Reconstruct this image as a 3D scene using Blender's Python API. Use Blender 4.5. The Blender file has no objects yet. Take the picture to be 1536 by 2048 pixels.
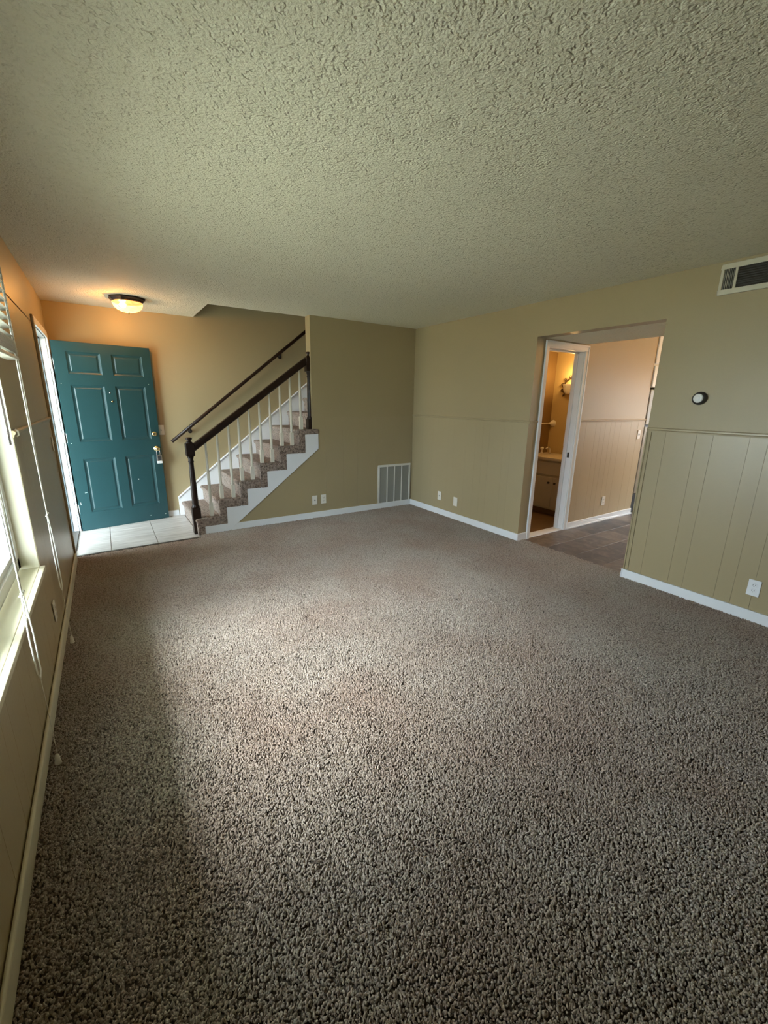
import bpy, bmesh, math, random
from mathutils import Vector, Matrix
random.seed(7)
PI = math.pi
BULB = 1600.0     # emission of the bulb in the entry light
C = bpy.context.scene.collection
S = bpy.context.scene

# ------------------------------------------------------------------ camera
yaw, pitch, roll = 0.5829, -0.2577, 0.0154
fwd = Vector((math.sin(yaw)*math.cos(pitch), math.cos(yaw)*math.cos(pitch), math.sin(pitch)))
rgt = Vector((math.cos(yaw), -math.sin(yaw), 0)); upv = rgt.cross(fwd)
r2 = math.cos(roll)*rgt + math.sin(roll)*upv
u2 = -math.sin(roll)*rgt + math.cos(roll)*upv
cam_d = bpy.data.cameras.new('camera'); cam = bpy.data.objects.new('camera', cam_d); C.objects.link(cam)
M = Matrix((r2, u2, -fwd)).transposed().to_4x4(); M.translation = Vector((0.3936, -4.8747, 1.4801))
cam.matrix_world = M
cam_d.sensor_fit = 'VERTICAL'; cam_d.sensor_height = 36.0; cam_d.lens = 835.6/2048*36.0
cam_d.clip_start = 0.02
S.camera = cam

# ------------------------------------------------------------------ world, light, exposure
S.view_settings.view_transform = 'Standard'; S.view_settings.look = 'None'
S.view_settings.gamma = 1.0; S.view_settings.use_curve_mapping = False
S.view_settings.exposure = 0.15
SKY = 50.0
wd = bpy.data.worlds.new('overcast'); S.world = wd; wd.use_nodes = True
bg = wd.node_tree.nodes['Background']
# overcast sky: three times as bright overhead as at the horizon
_N, _L = wd.node_tree.nodes, wd.node_tree.links
_tc = _N.new('ShaderNodeTexCoord'); _sx = _N.new('ShaderNodeSeparateXYZ'); _L.new(_tc.outputs['Generated'], _sx.inputs[0])
_mr = _N.new('ShaderNodeMapRange'); _mr.inputs[1].default_value = 0.0; _mr.inputs[2].default_value = 1.0
_mr.inputs[3].default_value = SKY/3; _mr.inputs[4].default_value = SKY; _L.new(_sx.outputs['Z'], _mr.inputs[0])
bg.inputs[0].default_value = (0.76, 0.91, 1.03, 1); _L.new(_mr.outputs[0], bg.inputs[1])
S.cycles.max_bounces = 10; S.cycles.diffuse_bounces = 6; S.cycles.use_denoising = True
S.cycles.sample_clamp_indirect = 8.0

def portal(loc, rot, sx, sy):
    d = bpy.data.lights.new('sky_portal', 'AREA'); d.shape = 'RECTANGLE'; d.size = sx; d.size_y = sy
    d.cycles.is_portal = True
    o = bpy.data.objects.new('sky_portal', d); C.objects.link(o); o.location = loc; o.rotation_euler = rot
portal((-0.17, -2.95, 1.325), (0, -PI/2, 0), 1.47, 1.7)
portal((-0.17, 0.285, 1.02), (0, -PI/2, 0), 2.04, 0.97)
portal((8.33, -3.3, 1.4), (0, PI/2, 0), 1.0, 1.2)

def sun():
    d = bpy.data.lights.new('hazy_sun', 'SUN'); d.energy = 9.5; d.angle = math.radians(34); d.color = (1.0, 0.97, 0.92)
    o = bpy.data.objects.new('hazy_sun', d); C.objects.link(o)
    el, az = math.radians(43), math.radians(4)
    v = Vector((math.cos(el)*math.cos(az), math.cos(el)*math.sin(az), -math.sin(el)))   # the way the light travels
    o.rotation_euler = v.to_track_quat('-Z', 'Y').to_euler()
sun()

def point(name, loc, col, power, rad):
    d = bpy.data.lights.new(name, 'POINT'); d.color = col; d.energy = power; d.shadow_soft_size = rad
    o = bpy.data.objects.new(name, d); C.objects.link(o); o.location = loc
    return o

# ------------------------------------------------------------------ materials
def new_mat(name):
    m = bpy.data.materials.new(name); m.use_nodes = True
    nt = m.node_tree
    return m, nt, nt.nodes['Principled BSDF']

def paint(name, col, rough=0.5, var=0.06, vscale=3.0, bumps=(), spec=0.5, metal=0.0):
    """plain paint: slight colour mottling in object space and any number of bump layers (scale, distance)"""
    m, nt, b = new_mat(name); N = nt.nodes; L = nt.links
    b.inputs['Roughness'].default_value = rough
    b.inputs['Metallic'].default_value = metal
    b.inputs['Specular IOR Level'].default_value = spec
    tc = N.new('ShaderNodeTexCoord')
    if var:
        n = N.new('ShaderNodeTexNoise'); n.inputs['Scale'].default_value = vscale; n.inputs['Detail'].default_value = 4
        L.new(tc.outputs['Object'], n.inputs['Vector'])
        mx = N.new('ShaderNodeMix'); mx.data_type = 'RGBA'
        mx.inputs[6].default_value = (*[c*(1-var) for c in col], 1); mx.inputs[7].default_value = (*[min(1, c*(1+var)) for c in col], 1)
        L.new(n.outputs['Fac'], mx.inputs[0]); L.new(mx.outputs[2], b.inputs['Base Color'])
    else:
        b.inputs['Base Color'].default_value = (*col, 1)
    prev = None
    for sc, dist in bumps:
        n = N.new('ShaderNodeTexNoise'); n.inputs['Scale'].default_value = sc; n.inputs['Detail'].default_value = 2.5
        L.new(tc.outputs['Object'], n.inputs['Vector'])
        bp = N.new('ShaderNodeBump'); bp.inputs['Distance'].default_value = dist; bp.inputs['Strength'].default_value = 1.0
        L.new(n.outputs['Fac'], bp.inputs['Height'])
        if prev: L.new(prev.outputs[0], bp.inputs['Normal'])
        prev = bp
    if prev: L.new(prev.outputs[0], b.inputs['Normal'])
    return m

TAN = (0.375, 0.305, 0.172)
m_wall = paint('tan_wall_paint', TAN, 0.42, 0.04, 1.3, [(160, 0.0006)])
m_panel = paint('tan_panel_paint', (0.38, 0.31, 0.178), 0.33, 0.04, 1.6, [(60, 0.0005)])
m_hall = paint('hall_panel_paint', (0.44, 0.35, 0.215), 0.46, 0.04, 1.6, [(60, 0.0004)], spec=0.4)
m_white = paint('white_trim_paint', (0.80, 0.82, 0.825), 0.35, 0.04, 5, [(40, 0.0004)])
m_jamb = paint('greyed_jamb_paint', (0.40, 0.41, 0.41), 0.45, 0.08, 14, [(40, 0.0006)])  # white jamb greyed so the daylight on it does not clip
m_cream = paint('cream_trim_paint', (0.66, 0.62, 0.46), 0.4, 0.05, 6, [(30, 0.0006)])
m_plate = paint('ivory_plastic', (0.78, 0.75, 0.66), 0.35, 0.0)
m_slot = paint('dark_slot', (0.03, 0.03, 0.03), 0.6, 0.0)
m_teal = paint('teal_door_paint', (0.013, 0.051, 0.056), 0.38, 0.10, 7, [(90, 0.0004)])
m_darkwood = paint('dark_stained_wood', (0.020, 0.010, 0.006), 0.36, 0.3, 9, [(45, 0.0005)], spec=0.3)
m_baluster = paint('cream_baluster_paint', (0.70, 0.67, 0.56), 0.4, 0.03, 8)
m_brass = paint('brass', (0.72, 0.60, 0.33), 0.22, 0.0, metal=1.0)
m_chrome = paint('chrome', (0.75, 0.76, 0.78), 0.2, 0.0, metal=1.0)
m_silver = paint('silver_dial', (0.85, 0.86, 0.85), 0.25, 0.0)
m_iron = paint('dark_iron', (0.03, 0.027, 0.024), 0.45, 0.0)
m_vinylframe = paint('white_vinyl', (0.80, 0.83, 0.84), 0.3, 0.0)
m_blind = paint('white_blind_slat', (0.74, 0.74, 0.68), 0.35, 0.0)
m_cord = paint('cotton_cord', (0.82, 0.80, 0.70), 0.8, 0.0)
m_ventframe = paint('ivory_enamel', (0.64, 0.61, 0.49), 0.42, 0.05, 12)
m_grille = paint('white_enamel_grille', (0.72, 0.71, 0.65), 0.4, 0.03, 12)
m_louver = paint('grey_louver', (0.34, 0.34, 0.30), 0.5, 0.05, 12)
m_black = paint('black_vane', (0.065, 0.065, 0.055), 0.5, 0.0)
m_grout = paint('grey_grout', (0.33, 0.32, 0.30), 0.9, 0.1, 30)
m_strip = paint('dark_transition_strip', (0.07, 0.065, 0.055), 0.4, 0.1, 20)
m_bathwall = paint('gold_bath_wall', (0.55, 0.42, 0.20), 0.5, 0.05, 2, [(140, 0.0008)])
m_bathfar = paint('shaded_bath_wall', (0.24, 0.15, 0.06), 0.5, 0.05, 2, [(140, 0.0008)])  # the far wall's shade is put into this darker brown
m_cab = paint('off_white_cabinet', (0.60, 0.56, 0.46), 0.4, 0.04, 5)
m_counter = paint('cream_countertop', (0.66, 0.60, 0.48), 0.25, 0.12, 30)
m_bathfloor = paint('brown_bath_floor', (0.22, 0.14, 0.075), 0.35, 0.25, 6)
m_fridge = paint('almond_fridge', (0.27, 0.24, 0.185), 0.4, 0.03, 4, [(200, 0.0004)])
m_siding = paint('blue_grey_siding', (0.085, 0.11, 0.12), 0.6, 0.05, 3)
m_bounce_fence = paint('bounce_fence', (0.50, 0.46, 0.42), 0.8, 0.2, 3)  # kept pale so the added fence bounces daylight into the kitchen
m_lawn = paint('lawn', (0.30, 0.29, 0.21), 0.9, 0.2, 2)
m_concrete = paint('concrete', (0.42, 0.41, 0.38), 0.85, 0.15, 2)
m_base_carpet = paint('carpet_backing', (0.11, 0.09, 0.073), 0.95, 0.2, 40)
m_rosette = paint('bronze_leaf', (0.10, 0.06, 0.03), 0.4, 0.2, 30, metal=0.6)

def ceiling_mat():
    m, nt, b = new_mat('stippled_ceiling'); N = nt.nodes; L = nt.links
    b.inputs['Base Color'].default_value = (0.83, 0.80, 0.64, 1); b.inputs['Roughness'].default_value = 0.8
    b.inputs['Specular IOR Level'].default_value = 0.2
    tc = N.new('ShaderNodeTexCoord')
    def noise(sc, det):
        n = N.new('ShaderNodeTexNoise'); n.inputs['Scale'].default_value = sc; n.inputs['Detail'].default_value = det
        L.new(tc.outputs['Object'], n.inputs['Vector']); return n.outputs['Fac']
    fine = noise(105, 2.0); blob = noise(58, 1.0)
    rp = N.new('ShaderNodeMapRange'); rp.interpolation_type = 'SMOOTHSTEP'; rp.inputs[1].default_value = 0.28; rp.inputs[2].default_value = 0.46
    L.new(blob, rp.inputs[0])                      # scattered dimples
    ma = N.new('ShaderNodeMath'); ma.operation = 'MULTIPLY_ADD'; ma.inputs[1].default_value = 0.85; L.new(fine, ma.inputs[0]); 
    sc = N.new('ShaderNodeMath'); sc.operation = 'MULTIPLY'; sc.inputs[1].default_value = 0.55; L.new(rp.outputs[0], sc.inputs[0]); L.new(sc.outputs[0], ma.inputs[2])
    bp = N.new('ShaderNodeBump'); bp.inputs['Distance'].default_value = 0.011; bp.inputs['Strength'].default_value = 0.8
    L.new(ma.outputs[0], bp.inputs['Height']); L.new(bp.outputs[0], b.inputs['Normal'])
    return m
m_ceil = ceiling_mat()

def carpet_mat(name, instanced, base=(0.385, 0.33, 0.278)):
    m, nt, b = new_mat(name); N = nt.nodes; L = nt.links
    b.inputs['Roughness'].default_value = 0.95; b.inputs['Specular IOR Level'].default_value = 0.1
    try: b.inputs['Sheen Weight'].default_value = 0.15
    except Exception: pass
    tc = N.new('ShaderNodeTexCoord')
    g = N.new('ShaderNodeNewGeometry')
    if instanced:
        src = g.outputs['Position']
        n0 = N.new('ShaderNodeTexNoise'); n0.inputs['Scale'].default_value = 95; n0.inputs['Detail'].default_value = 1.5
        L.new(src, n0.inputs['Vector']); mr = N.new('ShaderNodeMapRange')
        mr.inputs[1].default_value = 0.35; mr.inputs[2].default_value = 0.65; L.new(n0.outputs['Fac'], mr.inputs[0]); fac = mr.outputs[0]
    else:
        n0 = N.new('ShaderNodeTexNoise'); n0.inputs['Scale'].default_value = 48; n0.inputs['Detail'].default_value = 4
        L.new(g.outputs['Position'], n0.inputs['Vector']); mr = N.new('ShaderNodeMapRange')
        mr.inputs[1].default_value = 0.33; mr.inputs[2].default_value = 0.67; L.new(n0.outputs['Fac'], mr.inputs[0]); fac = mr.outputs[0]; src = g.outputs['Position']
    cr = N.new('ShaderNodeValToRGB'); e = cr.color_ramp.elements
    e[0].position = 0; lo = 0.62 if instanced else 0.42
    e[0].color = (base[0]*lo, base[1]*lo*0.95, base[2]*lo*0.92, 1)
    e[1].position = 1; e[1].color = (base[0]*1.25, base[1]*1.28, base[2]*1.3, 1)
    k = e.new(0.5); k.color = (*base, 1)
    L.new(fac, cr.inputs[0])
    big = N.new('ShaderNodeTexNoise'); big.inputs['Scale'].default_value = 1.6; big.inputs['Detail'].default_value = 3
    L.new(src, big.inputs['Vector'])
    r = N.new('ShaderNodeValToRGB'); r.color_ramp.elements[0].position = 0.38; r.color_ramp.elements[1].position = 0.66
    r.color_ramp.elements[0].color = (1, 1, 1, 1); r.color_ramp.elements[1].color = (0.90, 0.82, 0.79, 1)
    L.new(big.outputs['Fac'], r.inputs[0])
    mx = N.new('ShaderNodeMix'); mx.data_type = 'RGBA'; mx.blend_type = 'MULTIPLY'; mx.inputs[0].default_value = 1
    L.new(cr.outputs[0], mx.inputs[6]); L.new(r.outputs[0], mx.inputs[7]); L.new(mx.outputs[2], b.inputs['Base Color'])
    if not instanced:
        n1 = N.new('ShaderNodeTexNoise'); n1.inputs['Scale'].default_value = 70; n1.inputs['Detail'].default_value = 3
        L.new(g.outputs['Position'], n1.inputs['Vector'])
        bp = N.new('ShaderNodeBump'); bp.inputs['Distance'].default_value = 0.03; L.new(n1.outputs['Fac'], bp.inputs['Height']); L.new(bp.outputs[0], b.inputs['Normal'])
    return m
m_tuft = carpet_mat('carpet_tuft', True)
m_stair = carpet_mat('stair_carpet', False, (0.33, 0.265, 0.215))

def tile_mat():
    m, nt, b = new_mat('pale_stone_tile'); N = nt.nodes; L = nt.links
    b.inputs['Roughness'].default_value = 0.3
    g = N.new('ShaderNodeNewGeometry'); mp = N.new('ShaderNodeMapping'); mp.inputs['Scale'].default_value = (1.2, 14, 1)
    L.new(g.outputs['Position'], mp.inputs['Vector'])
    n = N.new('ShaderNodeTexNoise'); n.inputs['Scale'].default_value = 2.2; n.inputs['Detail'].default_value = 6; n.inputs['Distortion'].default_value = 0.5
    L.new(mp.outputs[0], n.inputs['Vector'])
    cr = N.new('ShaderNodeValToRGB'); e = cr.color_ramp.elements
    e[0].position = 0.35; e[0].color = (0.34, 0.325, 0.30, 1); e[1].position = 0.6; e[1].color = (0.50, 0.49, 0.465, 1)
    L.new(n.outputs['Fac'], cr.inputs[0]); L.new(cr.outputs[0], b.inputs['Base Color'])
    return m
m_tile = tile_mat()

def vinyl_mat():
    m, nt, b = new_mat('brown_vinyl_tile'); N = nt.nodes; L = nt.links
    b.inputs['Roughness'].default_value = 0.42
    g = N.new('ShaderNodeNewGeometry'); oi = N.new('ShaderNodeObjectInfo')
    n = N.new('ShaderNodeTexNoise'); n.inputs['Scale'].default_value = 7; n.inputs['Detail'].default_value = 7; n.inputs['Roughness'].default_value = 0.62; n.inputs['Distortion'].default_value = 1.2
    L.new(g.outputs['Position'], n.inputs['Vector'])
    ad = N.new('ShaderNodeMath'); ad.operation = 'MULTIPLY_ADD'; ad.inputs[1].default_value = 0.30
    L.new(oi.outputs['Random'], ad.inputs[0]); L.new(n.outputs['Fac'], ad.inputs[2])
    cr = N.new('ShaderNodeValToRGB'); e = cr.color_ramp.elements
    e[0].position = 0.42; e[0].color = (0.045, 0.030, 0.022, 1); e[1].position = 0.92; e[1].color = (0.20, 0.155, 0.115, 1)
    k = e.new(0.62); k.color = (0.095, 0.066, 0.048, 1)
    L.new(ad.outputs[0], cr.inputs[0]); L.new(cr.outputs[0], b.inputs['Base Color'])
    return m
m_vinyl = vinyl_mat()

def glass_mat():
    m, nt, b = new_mat('window_glass'); N = nt.nodes; L = nt.links
    N.remove(b)
    t = N.new('ShaderNodeBsdfTransparent'); gl = N.new('ShaderNodeBsdfGlossy'); gl.inputs['Roughness'].default_value = 0.02
    fc_ = N.new('ShaderNodeLayerWeight'); pw = N.new('ShaderNodeMath'); pw.operation = 'POWER'; pw.inputs[1].default_value = 5.0; L.new(fc_.outputs['Facing'], pw.inputs[0])
    fr = N.new('ShaderNodeMath'); fr.operation = 'MULTIPLY_ADD'; fr.inputs[1].default_value = 0.85; fr.inputs[2].default_value = 0.04; L.new(pw.outputs[0], fr.inputs[0])
    mx = N.new('ShaderNodeMixShader'); L.new(fr.outputs[0], mx.inputs[0]); L.new(t.outputs[0], mx.inputs[1]); L.new(gl.outputs[0], mx.inputs[2])
    L.new(mx.outputs[0], N['Material Output'].inputs[0])
    return m
m_glass = glass_mat()

def glow_mat(name, col, strength, marbled=True):
    m, nt, b = new_mat(name); N = nt.nodes; L = nt.links
    b.inputs['Base Color'].default_value = (0.7, 0.6, 0.4, 1); b.inputs['Roughness'].default_value = 0.3
    b.inputs['Emission Strength'].default_value = strength
    if marbled:
        tc = N.new('ShaderNodeTexCoord'); n = N.new('ShaderNodeTexNoise'); n.inputs['Scale'].default_value = 11; n.inputs['Detail'].default_value = 4; n.inputs['Distortion'].default_value = 1.5
        L.new(tc.outputs['Object'], n.inputs['Vector'])
        cr = N.new('ShaderNodeValToRGB'); e = cr.color_ramp.elements
        e[0].position = 0.35; e[0].color = (col[0]*0.7, col[1]*0.55, col[2]*0.4, 1); e[1].position = 0.65; e[1].color = (*col, 1)
        L.new(n.outputs['Fac'], cr.inputs[0]); L.new(cr.outputs[0], b.inputs['Emission Color'])
    else:
        b.inputs['Emission Color'].default_value = (*col, 1)
    return m
def bowl_mat():
    m, nt, b = new_mat('alabaster_glass'); N = nt.nodes; L = nt.links
    b.inputs['Roughness'].default_value = 0.25; b.inputs['Base Color'].default_value = (0.75, 0.6, 0.35, 1)
    tc = N.new('ShaderNodeTexCoord'); n = N.new('ShaderNodeTexNoise'); n.inputs['Scale'].default_value = 13; n.inputs['Detail'].default_value = 4; n.inputs['Distortion'].default_value = 1.5
    L.new(tc.outputs['Object'], n.inputs['Vector'])
    cr = N.new('ShaderNodeValToRGB'); e = cr.color_ramp.elements
    e[0].position = 0.35; e[0].color = (0.80, 0.40, 0.10, 1); e[1].position = 0.65; e[1].color = (1.0, 0.78, 0.36, 1)
    L.new(n.outputs['Fac'], cr.inputs[0]); L.new(cr.outputs[0], b.inputs['Emission Color']); b.inputs['Emission Strength'].default_value = 1.3
    t = N.new('ShaderNodeBsdfTransparent'); t.inputs[0].default_value = (1.0, 0.8, 0.5, 1)
    mx = N.new('ShaderNodeMixShader'); mx.inputs[0].default_value = 0.6
    L.new(t.outputs[0], mx.inputs[1]); L.new(b.outputs[0], mx.inputs[2]); L.new(mx.outputs[0], N['Material Output'].inputs[0])
    return m
m_bowl = bowl_mat()
m_bulb = glow_mat('lit_bulb', (1.0, 0.50, 0.15), BULB, False)
m_sconceglow = glow_mat('lit_sconce_glass', (1.0, 0.62, 0.24), 9.0, False)

# ------------------------------------------------------------------ mesh helpers
def rootloc(o):
    v = Vector((0, 0, 0))
    while o: v = v + o.location; o = o.parent
    return v

class MB:
    def __init__(s): s.v = []; s.f = []; s.sm = []
    def add(s, vs, fs, smooth=False):
        n = len(s.v); s.v += [tuple(p) for p in vs]; s.f += [tuple(i+n for i in f) for f in fs]; s.sm += [smooth]*len(fs); return s
    def box(s, a, b):
        x0, y0, z0 = [min(p, q) for p, q in zip(a, b)]; x1, y1, z1 = [max(p, q) for p, q in zip(a, b)]
        return s.add([(x0,y0,z0),(x1,y0,z0),(x1,y1,z0),(x0,y1,z0),(x0,y0,z1),(x1,y0,z1),(x1,y1,z1),(x0,y1,z1)],
                     [(0,3,2,1),(4,5,6,7),(0,1,5,4),(1,2,6,5),(2,3,7,6),(3,0,4,7)])
    def prism(s, poly, axis, a, b):
        """poly in the two other axes (x,z for axis y; y,z for axis x; x,y for axis z)"""
        def P(p, t): return {'y': (p[0], t, p[1]), 'x': (t, p[0], p[1]), 'z': (p[0], p[1], t)}[axis]
        n = len(poly)
        return s.add([P(p, a) for p in poly] + [P(p, b) for p in poly],
                     [tuple(range(n)), tuple(range(2*n-1, n-1, -1))] + [(i, (i+1) % n, n+(i+1) % n, n+i) for i in range(n)])
    def tube(s, pts, r, n=8, caps=True):
        pts = [Vector(p) for p in pts]; rs = r if isinstance(r, (list, tuple)) else [r]*len(pts)
        vs, fs = [], []; ref = None
        for i, p in enumerate(pts):
            t = (pts[min(i+1, len(pts)-1)] - pts[max(i-1, 0)]).normalized()
            if ref is None: ref = Vector((1, 0, 0)) if abs(t.x) < 0.8 else Vector((0, 1, 0))
            a = (ref - t*ref.dot(t)).normalized(); b = t.cross(a); ref = a
            for k in range(n):
                w = 2*PI*k/n; vs.append(p + rs[i]*(math.cos(w)*a + math.sin(w)*b))
        for i in range(len(pts)-1):
            for k in range(n):
                fs.append((i*n+k, i*n+(k+1) % n, (i+1)*n+(k+1) % n, (i+1)*n+k))
        s.add(vs, fs, True)
        if caps: s.add(vs[:n], [tuple(range(n))]); s.add(vs[-n:], [tuple(range(n))])
        return s
    def lathe(s, prof, c, n=16, axis='z', rot0=0.0, smooth=True, half=False):
        """prof: (radius, offset along axis)"""
        vs, fs = [], []; m = n+1 if half else n; span = PI if half else 2*PI
        for r, h in prof:
            for k in range(m):
                w = rot0 + span*k/n; a, b = r*math.cos(w), r*math.sin(w)
                vs.append({'z': (c[0]+a, c[1]+b, c[2]+h), 'x': (c[0]+h, c[1]+a, c[2]+b), 'y': (c[0]+a, c[1]+h, c[2]+b)}[axis])
        for i in range(len(prof)-1):
            for k in range(n):
                k2 = k+1 if half else (k+1) % n
                fs.append((i*m+k, i*m+k2, (i+1)*m+k2, (i+1)*m+k))
        s.add(vs, fs, smooth)
        if not half:
            if prof[0][0] > 1e-5: s.add(vs[:m], [tuple(range(m))])
            if prof[-1][0] > 1e-5: s.add(vs[-m:], [tuple(range(m))])
        return s
    def build(s, name, mat, parent=None, bevel=0.0, seg=2, local=False):
        off = Vector((0, 0, 0)) if (local or parent is None) else rootloc(parent)
        me = bpy.data.meshes.new(name); me.from_pydata([tuple(Vector(v)-off) for v in s.v], [], s.f)
        me.polygons.foreach_set('use_smooth', s.sm)
        bm = bmesh.new(); bm.from_mesh(me); bmesh.ops.remove_doubles(bm, verts=bm.verts, dist=1e-6)
        bmesh.ops.recalc_face_normals(bm, faces=bm.faces); bm.to_mesh(me); bm.free()
        me.materials.append(mat)
        o = bpy.data.objects.new(name, me); C.objects.link(o)
        if parent: o.parent = parent
        if bevel:
            md = o.modifiers.new('bevel', 'BEVEL'); md.width = bevel; md.segments = seg; md.limit_method = 'ANGLE'
        return o

def thing(name, label, cat, loc=(0, 0, 0), rotz=0, group=None):
    o = bpy.data.objects.new(name, None); C.objects.link(o); o.empty_display_size = 0.1
    o.location = loc; o.rotation_euler = (0, 0, rotz); o['label'] = label; o['category'] = cat
    if group: o['group'] = group
    return o
def tag(o, label, cat, group=None):
    o['label'] = label; o['category'] = cat
    if group: o['group'] = group
    return o
def struct(o): o['kind'] = 'structure'; return o
def cells(mb, axis, a, b, us, vs, holes):
    """wall slab with rectangular holes: axis is the thickness axis"""
    for i in range(len(us)-1):
        for j in range(len(vs)-1):
            uc, vc = (us[i]+us[i+1])/2, (vs[j]+vs[j+1])/2
            if any(h[0] < uc < h[1] and h[2] < vc < h[3] for h in holes): continue
            if axis == 'x': mb.box((a, us[i], vs[j]), (b, us[i+1], vs[j+1]))
            elif axis == 'y': mb.box((us[i], a, vs[j]), (us[i+1], b, vs[j+1]))
            else: mb.box((us[i], vs[j], a), (us[i+1], vs[j+1], b))
    return mb

# ------------------------------------------------------------------ dimensions
H, W, W2 = 2.44, 4.078, 4.21
YF, YR = 1.0, -6.5                    # far wall behind the stairs, rear wall
YO, YO2, ZH = -1.994, -3.158, 2.124    # hall opening in the right wall
XP = 2.532                            # end of the stair partition
XS = 1.45                             # edge of the entry ceiling over the stairs
ZR = 1.285                            # wainscot height
WY0, WY1, WZ0, WZ1 = -3.80, -2.1, 0.59, 2.06   # window opening
DY0, DY1, DZ = -0.205, 0.772, 2.05    # front door opening

# ------------------------------------------------------------------ large structure
floor = struct(MB().box((0, YR, -0.1), (4.15, -0.13, 0.0)).box((1.4, -0.13, -0.1), (4.15, 0.13, 0.0)).build('floor', m_base_carpet))
ent = struct(MB().box((-0.16, -0.13, -0.1), (1.4, YF, 0.0)).build('floor_entry', m_grout))
hallf = struct(MB().box((4.15, YR, -0.1), (8.3, YO+0.05, -0.004)).box((6.0, YO+0.05, -0.1), (8.3, -0.9, -0.004)).build('floor_hall', m_strip))
struct(MB().box((W2, YO+0.05, -0.1), (6.0, -0.9, -0.002)).build('floor_bathroom', m_bathfloor))

wl = struct(cells(MB(), 'x', -0.16, 0.0, [YR, WY0, WY1, DY0-0.02, DY1+0.02, YF+0.12], [-0.1, 0.0, WZ0, DZ+0.02, WZ1, H+0.2],
            [(WY0, WY1, WZ0, WZ1), (DY0-0.02, DY1+0.02, 0.0, DZ+0.02)]).build('wall_left', m_wall))
wf = struct(MB().box((0, YF, 0), (6.1, YF+0.12, 5.0)).build('wall_far', m_wall))
pt = struct(MB().prism([(1.32, 0), (W, 0), (W, H), (XP, H), (XP, 0.95)], 'y', 0.0, 0.13).build('wall_stair', m_wall))
wr = struct(cells(MB(), 'x', W, W2, [YR, YO2, YO, 0.13], [0, ZH, H], [(YO2, YO, 0, ZH)]).build('wall_right', m_wall))
struct(MB().box((-0.16, YR-0.12, 0), (8.3, YR, H)).build('wall_rear', m_wall))
hw = struct(cells(MB(), 'y', YO, YO+0.12, [W2, 4.262, 4.913, 6.46], [0, 2.055, H], [(4.262, 4.913, 0, 2.055)]).build('wall_hall', m_hall))
struct(MB().box((6.46-0.12, YO+0.12, 0), (6.46, -1.0, H)).box((6.46, -1.12, 0), (7.5, -1.0, H)).box((7.5, YO, 0), (8.3, -1.0, H)).build('wall_alcove', m_wall))
struct(cells(MB(), 'x', 8.2, 8.32, [YR, -3.9, -2.7, YO], [0, 0.9, 1.9, H], [(-3.9, -2.7, 0.9, 1.9)]).build('wall_kitchen', m_wall))
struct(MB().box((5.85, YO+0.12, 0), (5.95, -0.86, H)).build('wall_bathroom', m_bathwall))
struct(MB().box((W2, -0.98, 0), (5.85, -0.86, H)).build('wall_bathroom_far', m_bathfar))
struct(MB().box((XS-0.1, 0.0, H+0.2), (XS, YF, 5.0)).box((XS, 0.0, H+0.2), (6.1, 0.12, 5.0)).box((6.0, 0.12, 0), (6.1, YF, 5.0)).build('wall_upstairs', m_wall))

struct(MB().box((0, YR, H), (W, 0.0, H+0.2)).box((0, 0, H), (XS, YF, H+0.2)).box((XS, 0, H), (6.1, 0.13, H+0.2)).build('ceiling', m_ceil))
struct(MB().box((W2, YO2-1.2, ZH), (4.945, YO, H)).build('ceiling_hall', m_ceil))
struct(MB().box((W, YR, H), (8.3, -0.9, H+0.2)).build('ceiling_kitchen', m_ceil))
struct(MB().box((W2, YO+0.12, 2.19), (5.85, -0.98, 2.3)).build('ceiling_bathroom', m_ceil))
struct(MB().box((XS-0.1, 0, 5.0), (6.1, YF+0.12, 5.1)).build('ceiling_upstairs', m_ceil))

# outside the front window: ground, porch slab, eave, and a roof and side wall added to hold back daylight
struct(MB().box((-30, -30, -0.4), (-0.16, 30, -0.22)).build('floor_outside', m_lawn))
struct(MB().box((-2.6, -1.5, -0.22), (-0.16, 1.0, -0.06)).build('floor_porch', m_concrete))
struct(MB().box((-1.35, -7.0, 2.5), (-0.16, 2.2, 2.62)).box((-3.6, -1.9, 2.5), (-1.35, 2.2, 2.62)).build('ceiling_eave_blocker', m_vinylframe))  # window eave, plus an unseen roof added to dim entry tiles and jamb
struct(MB().box((8.32, -7, 2.5), (9.0, -0.5, 2.62)).build('ceiling_sky_blocker', m_vinylframe))  # unseen overhang added to cut the sky at the kitchen window
struct(MB().box((11.5, -9, -0.3), (11.6, 3, 2.4)).build('wall_sky_blocker', m_bounce_fence))  # unseen screen added to keep bright sky out of the kitchen window
struct(MB().box((8.32, -20, -0.4), (30, 20, -0.22)).build('floor_patio', m_concrete))
struct(MB().box((-3.6, 0.86, -0.22), (-0.16, 1.0, 2.5)).build('wall_gap_blocker', m_siding))  # added wall that blocks the bright outdoors behind the door gap

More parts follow.
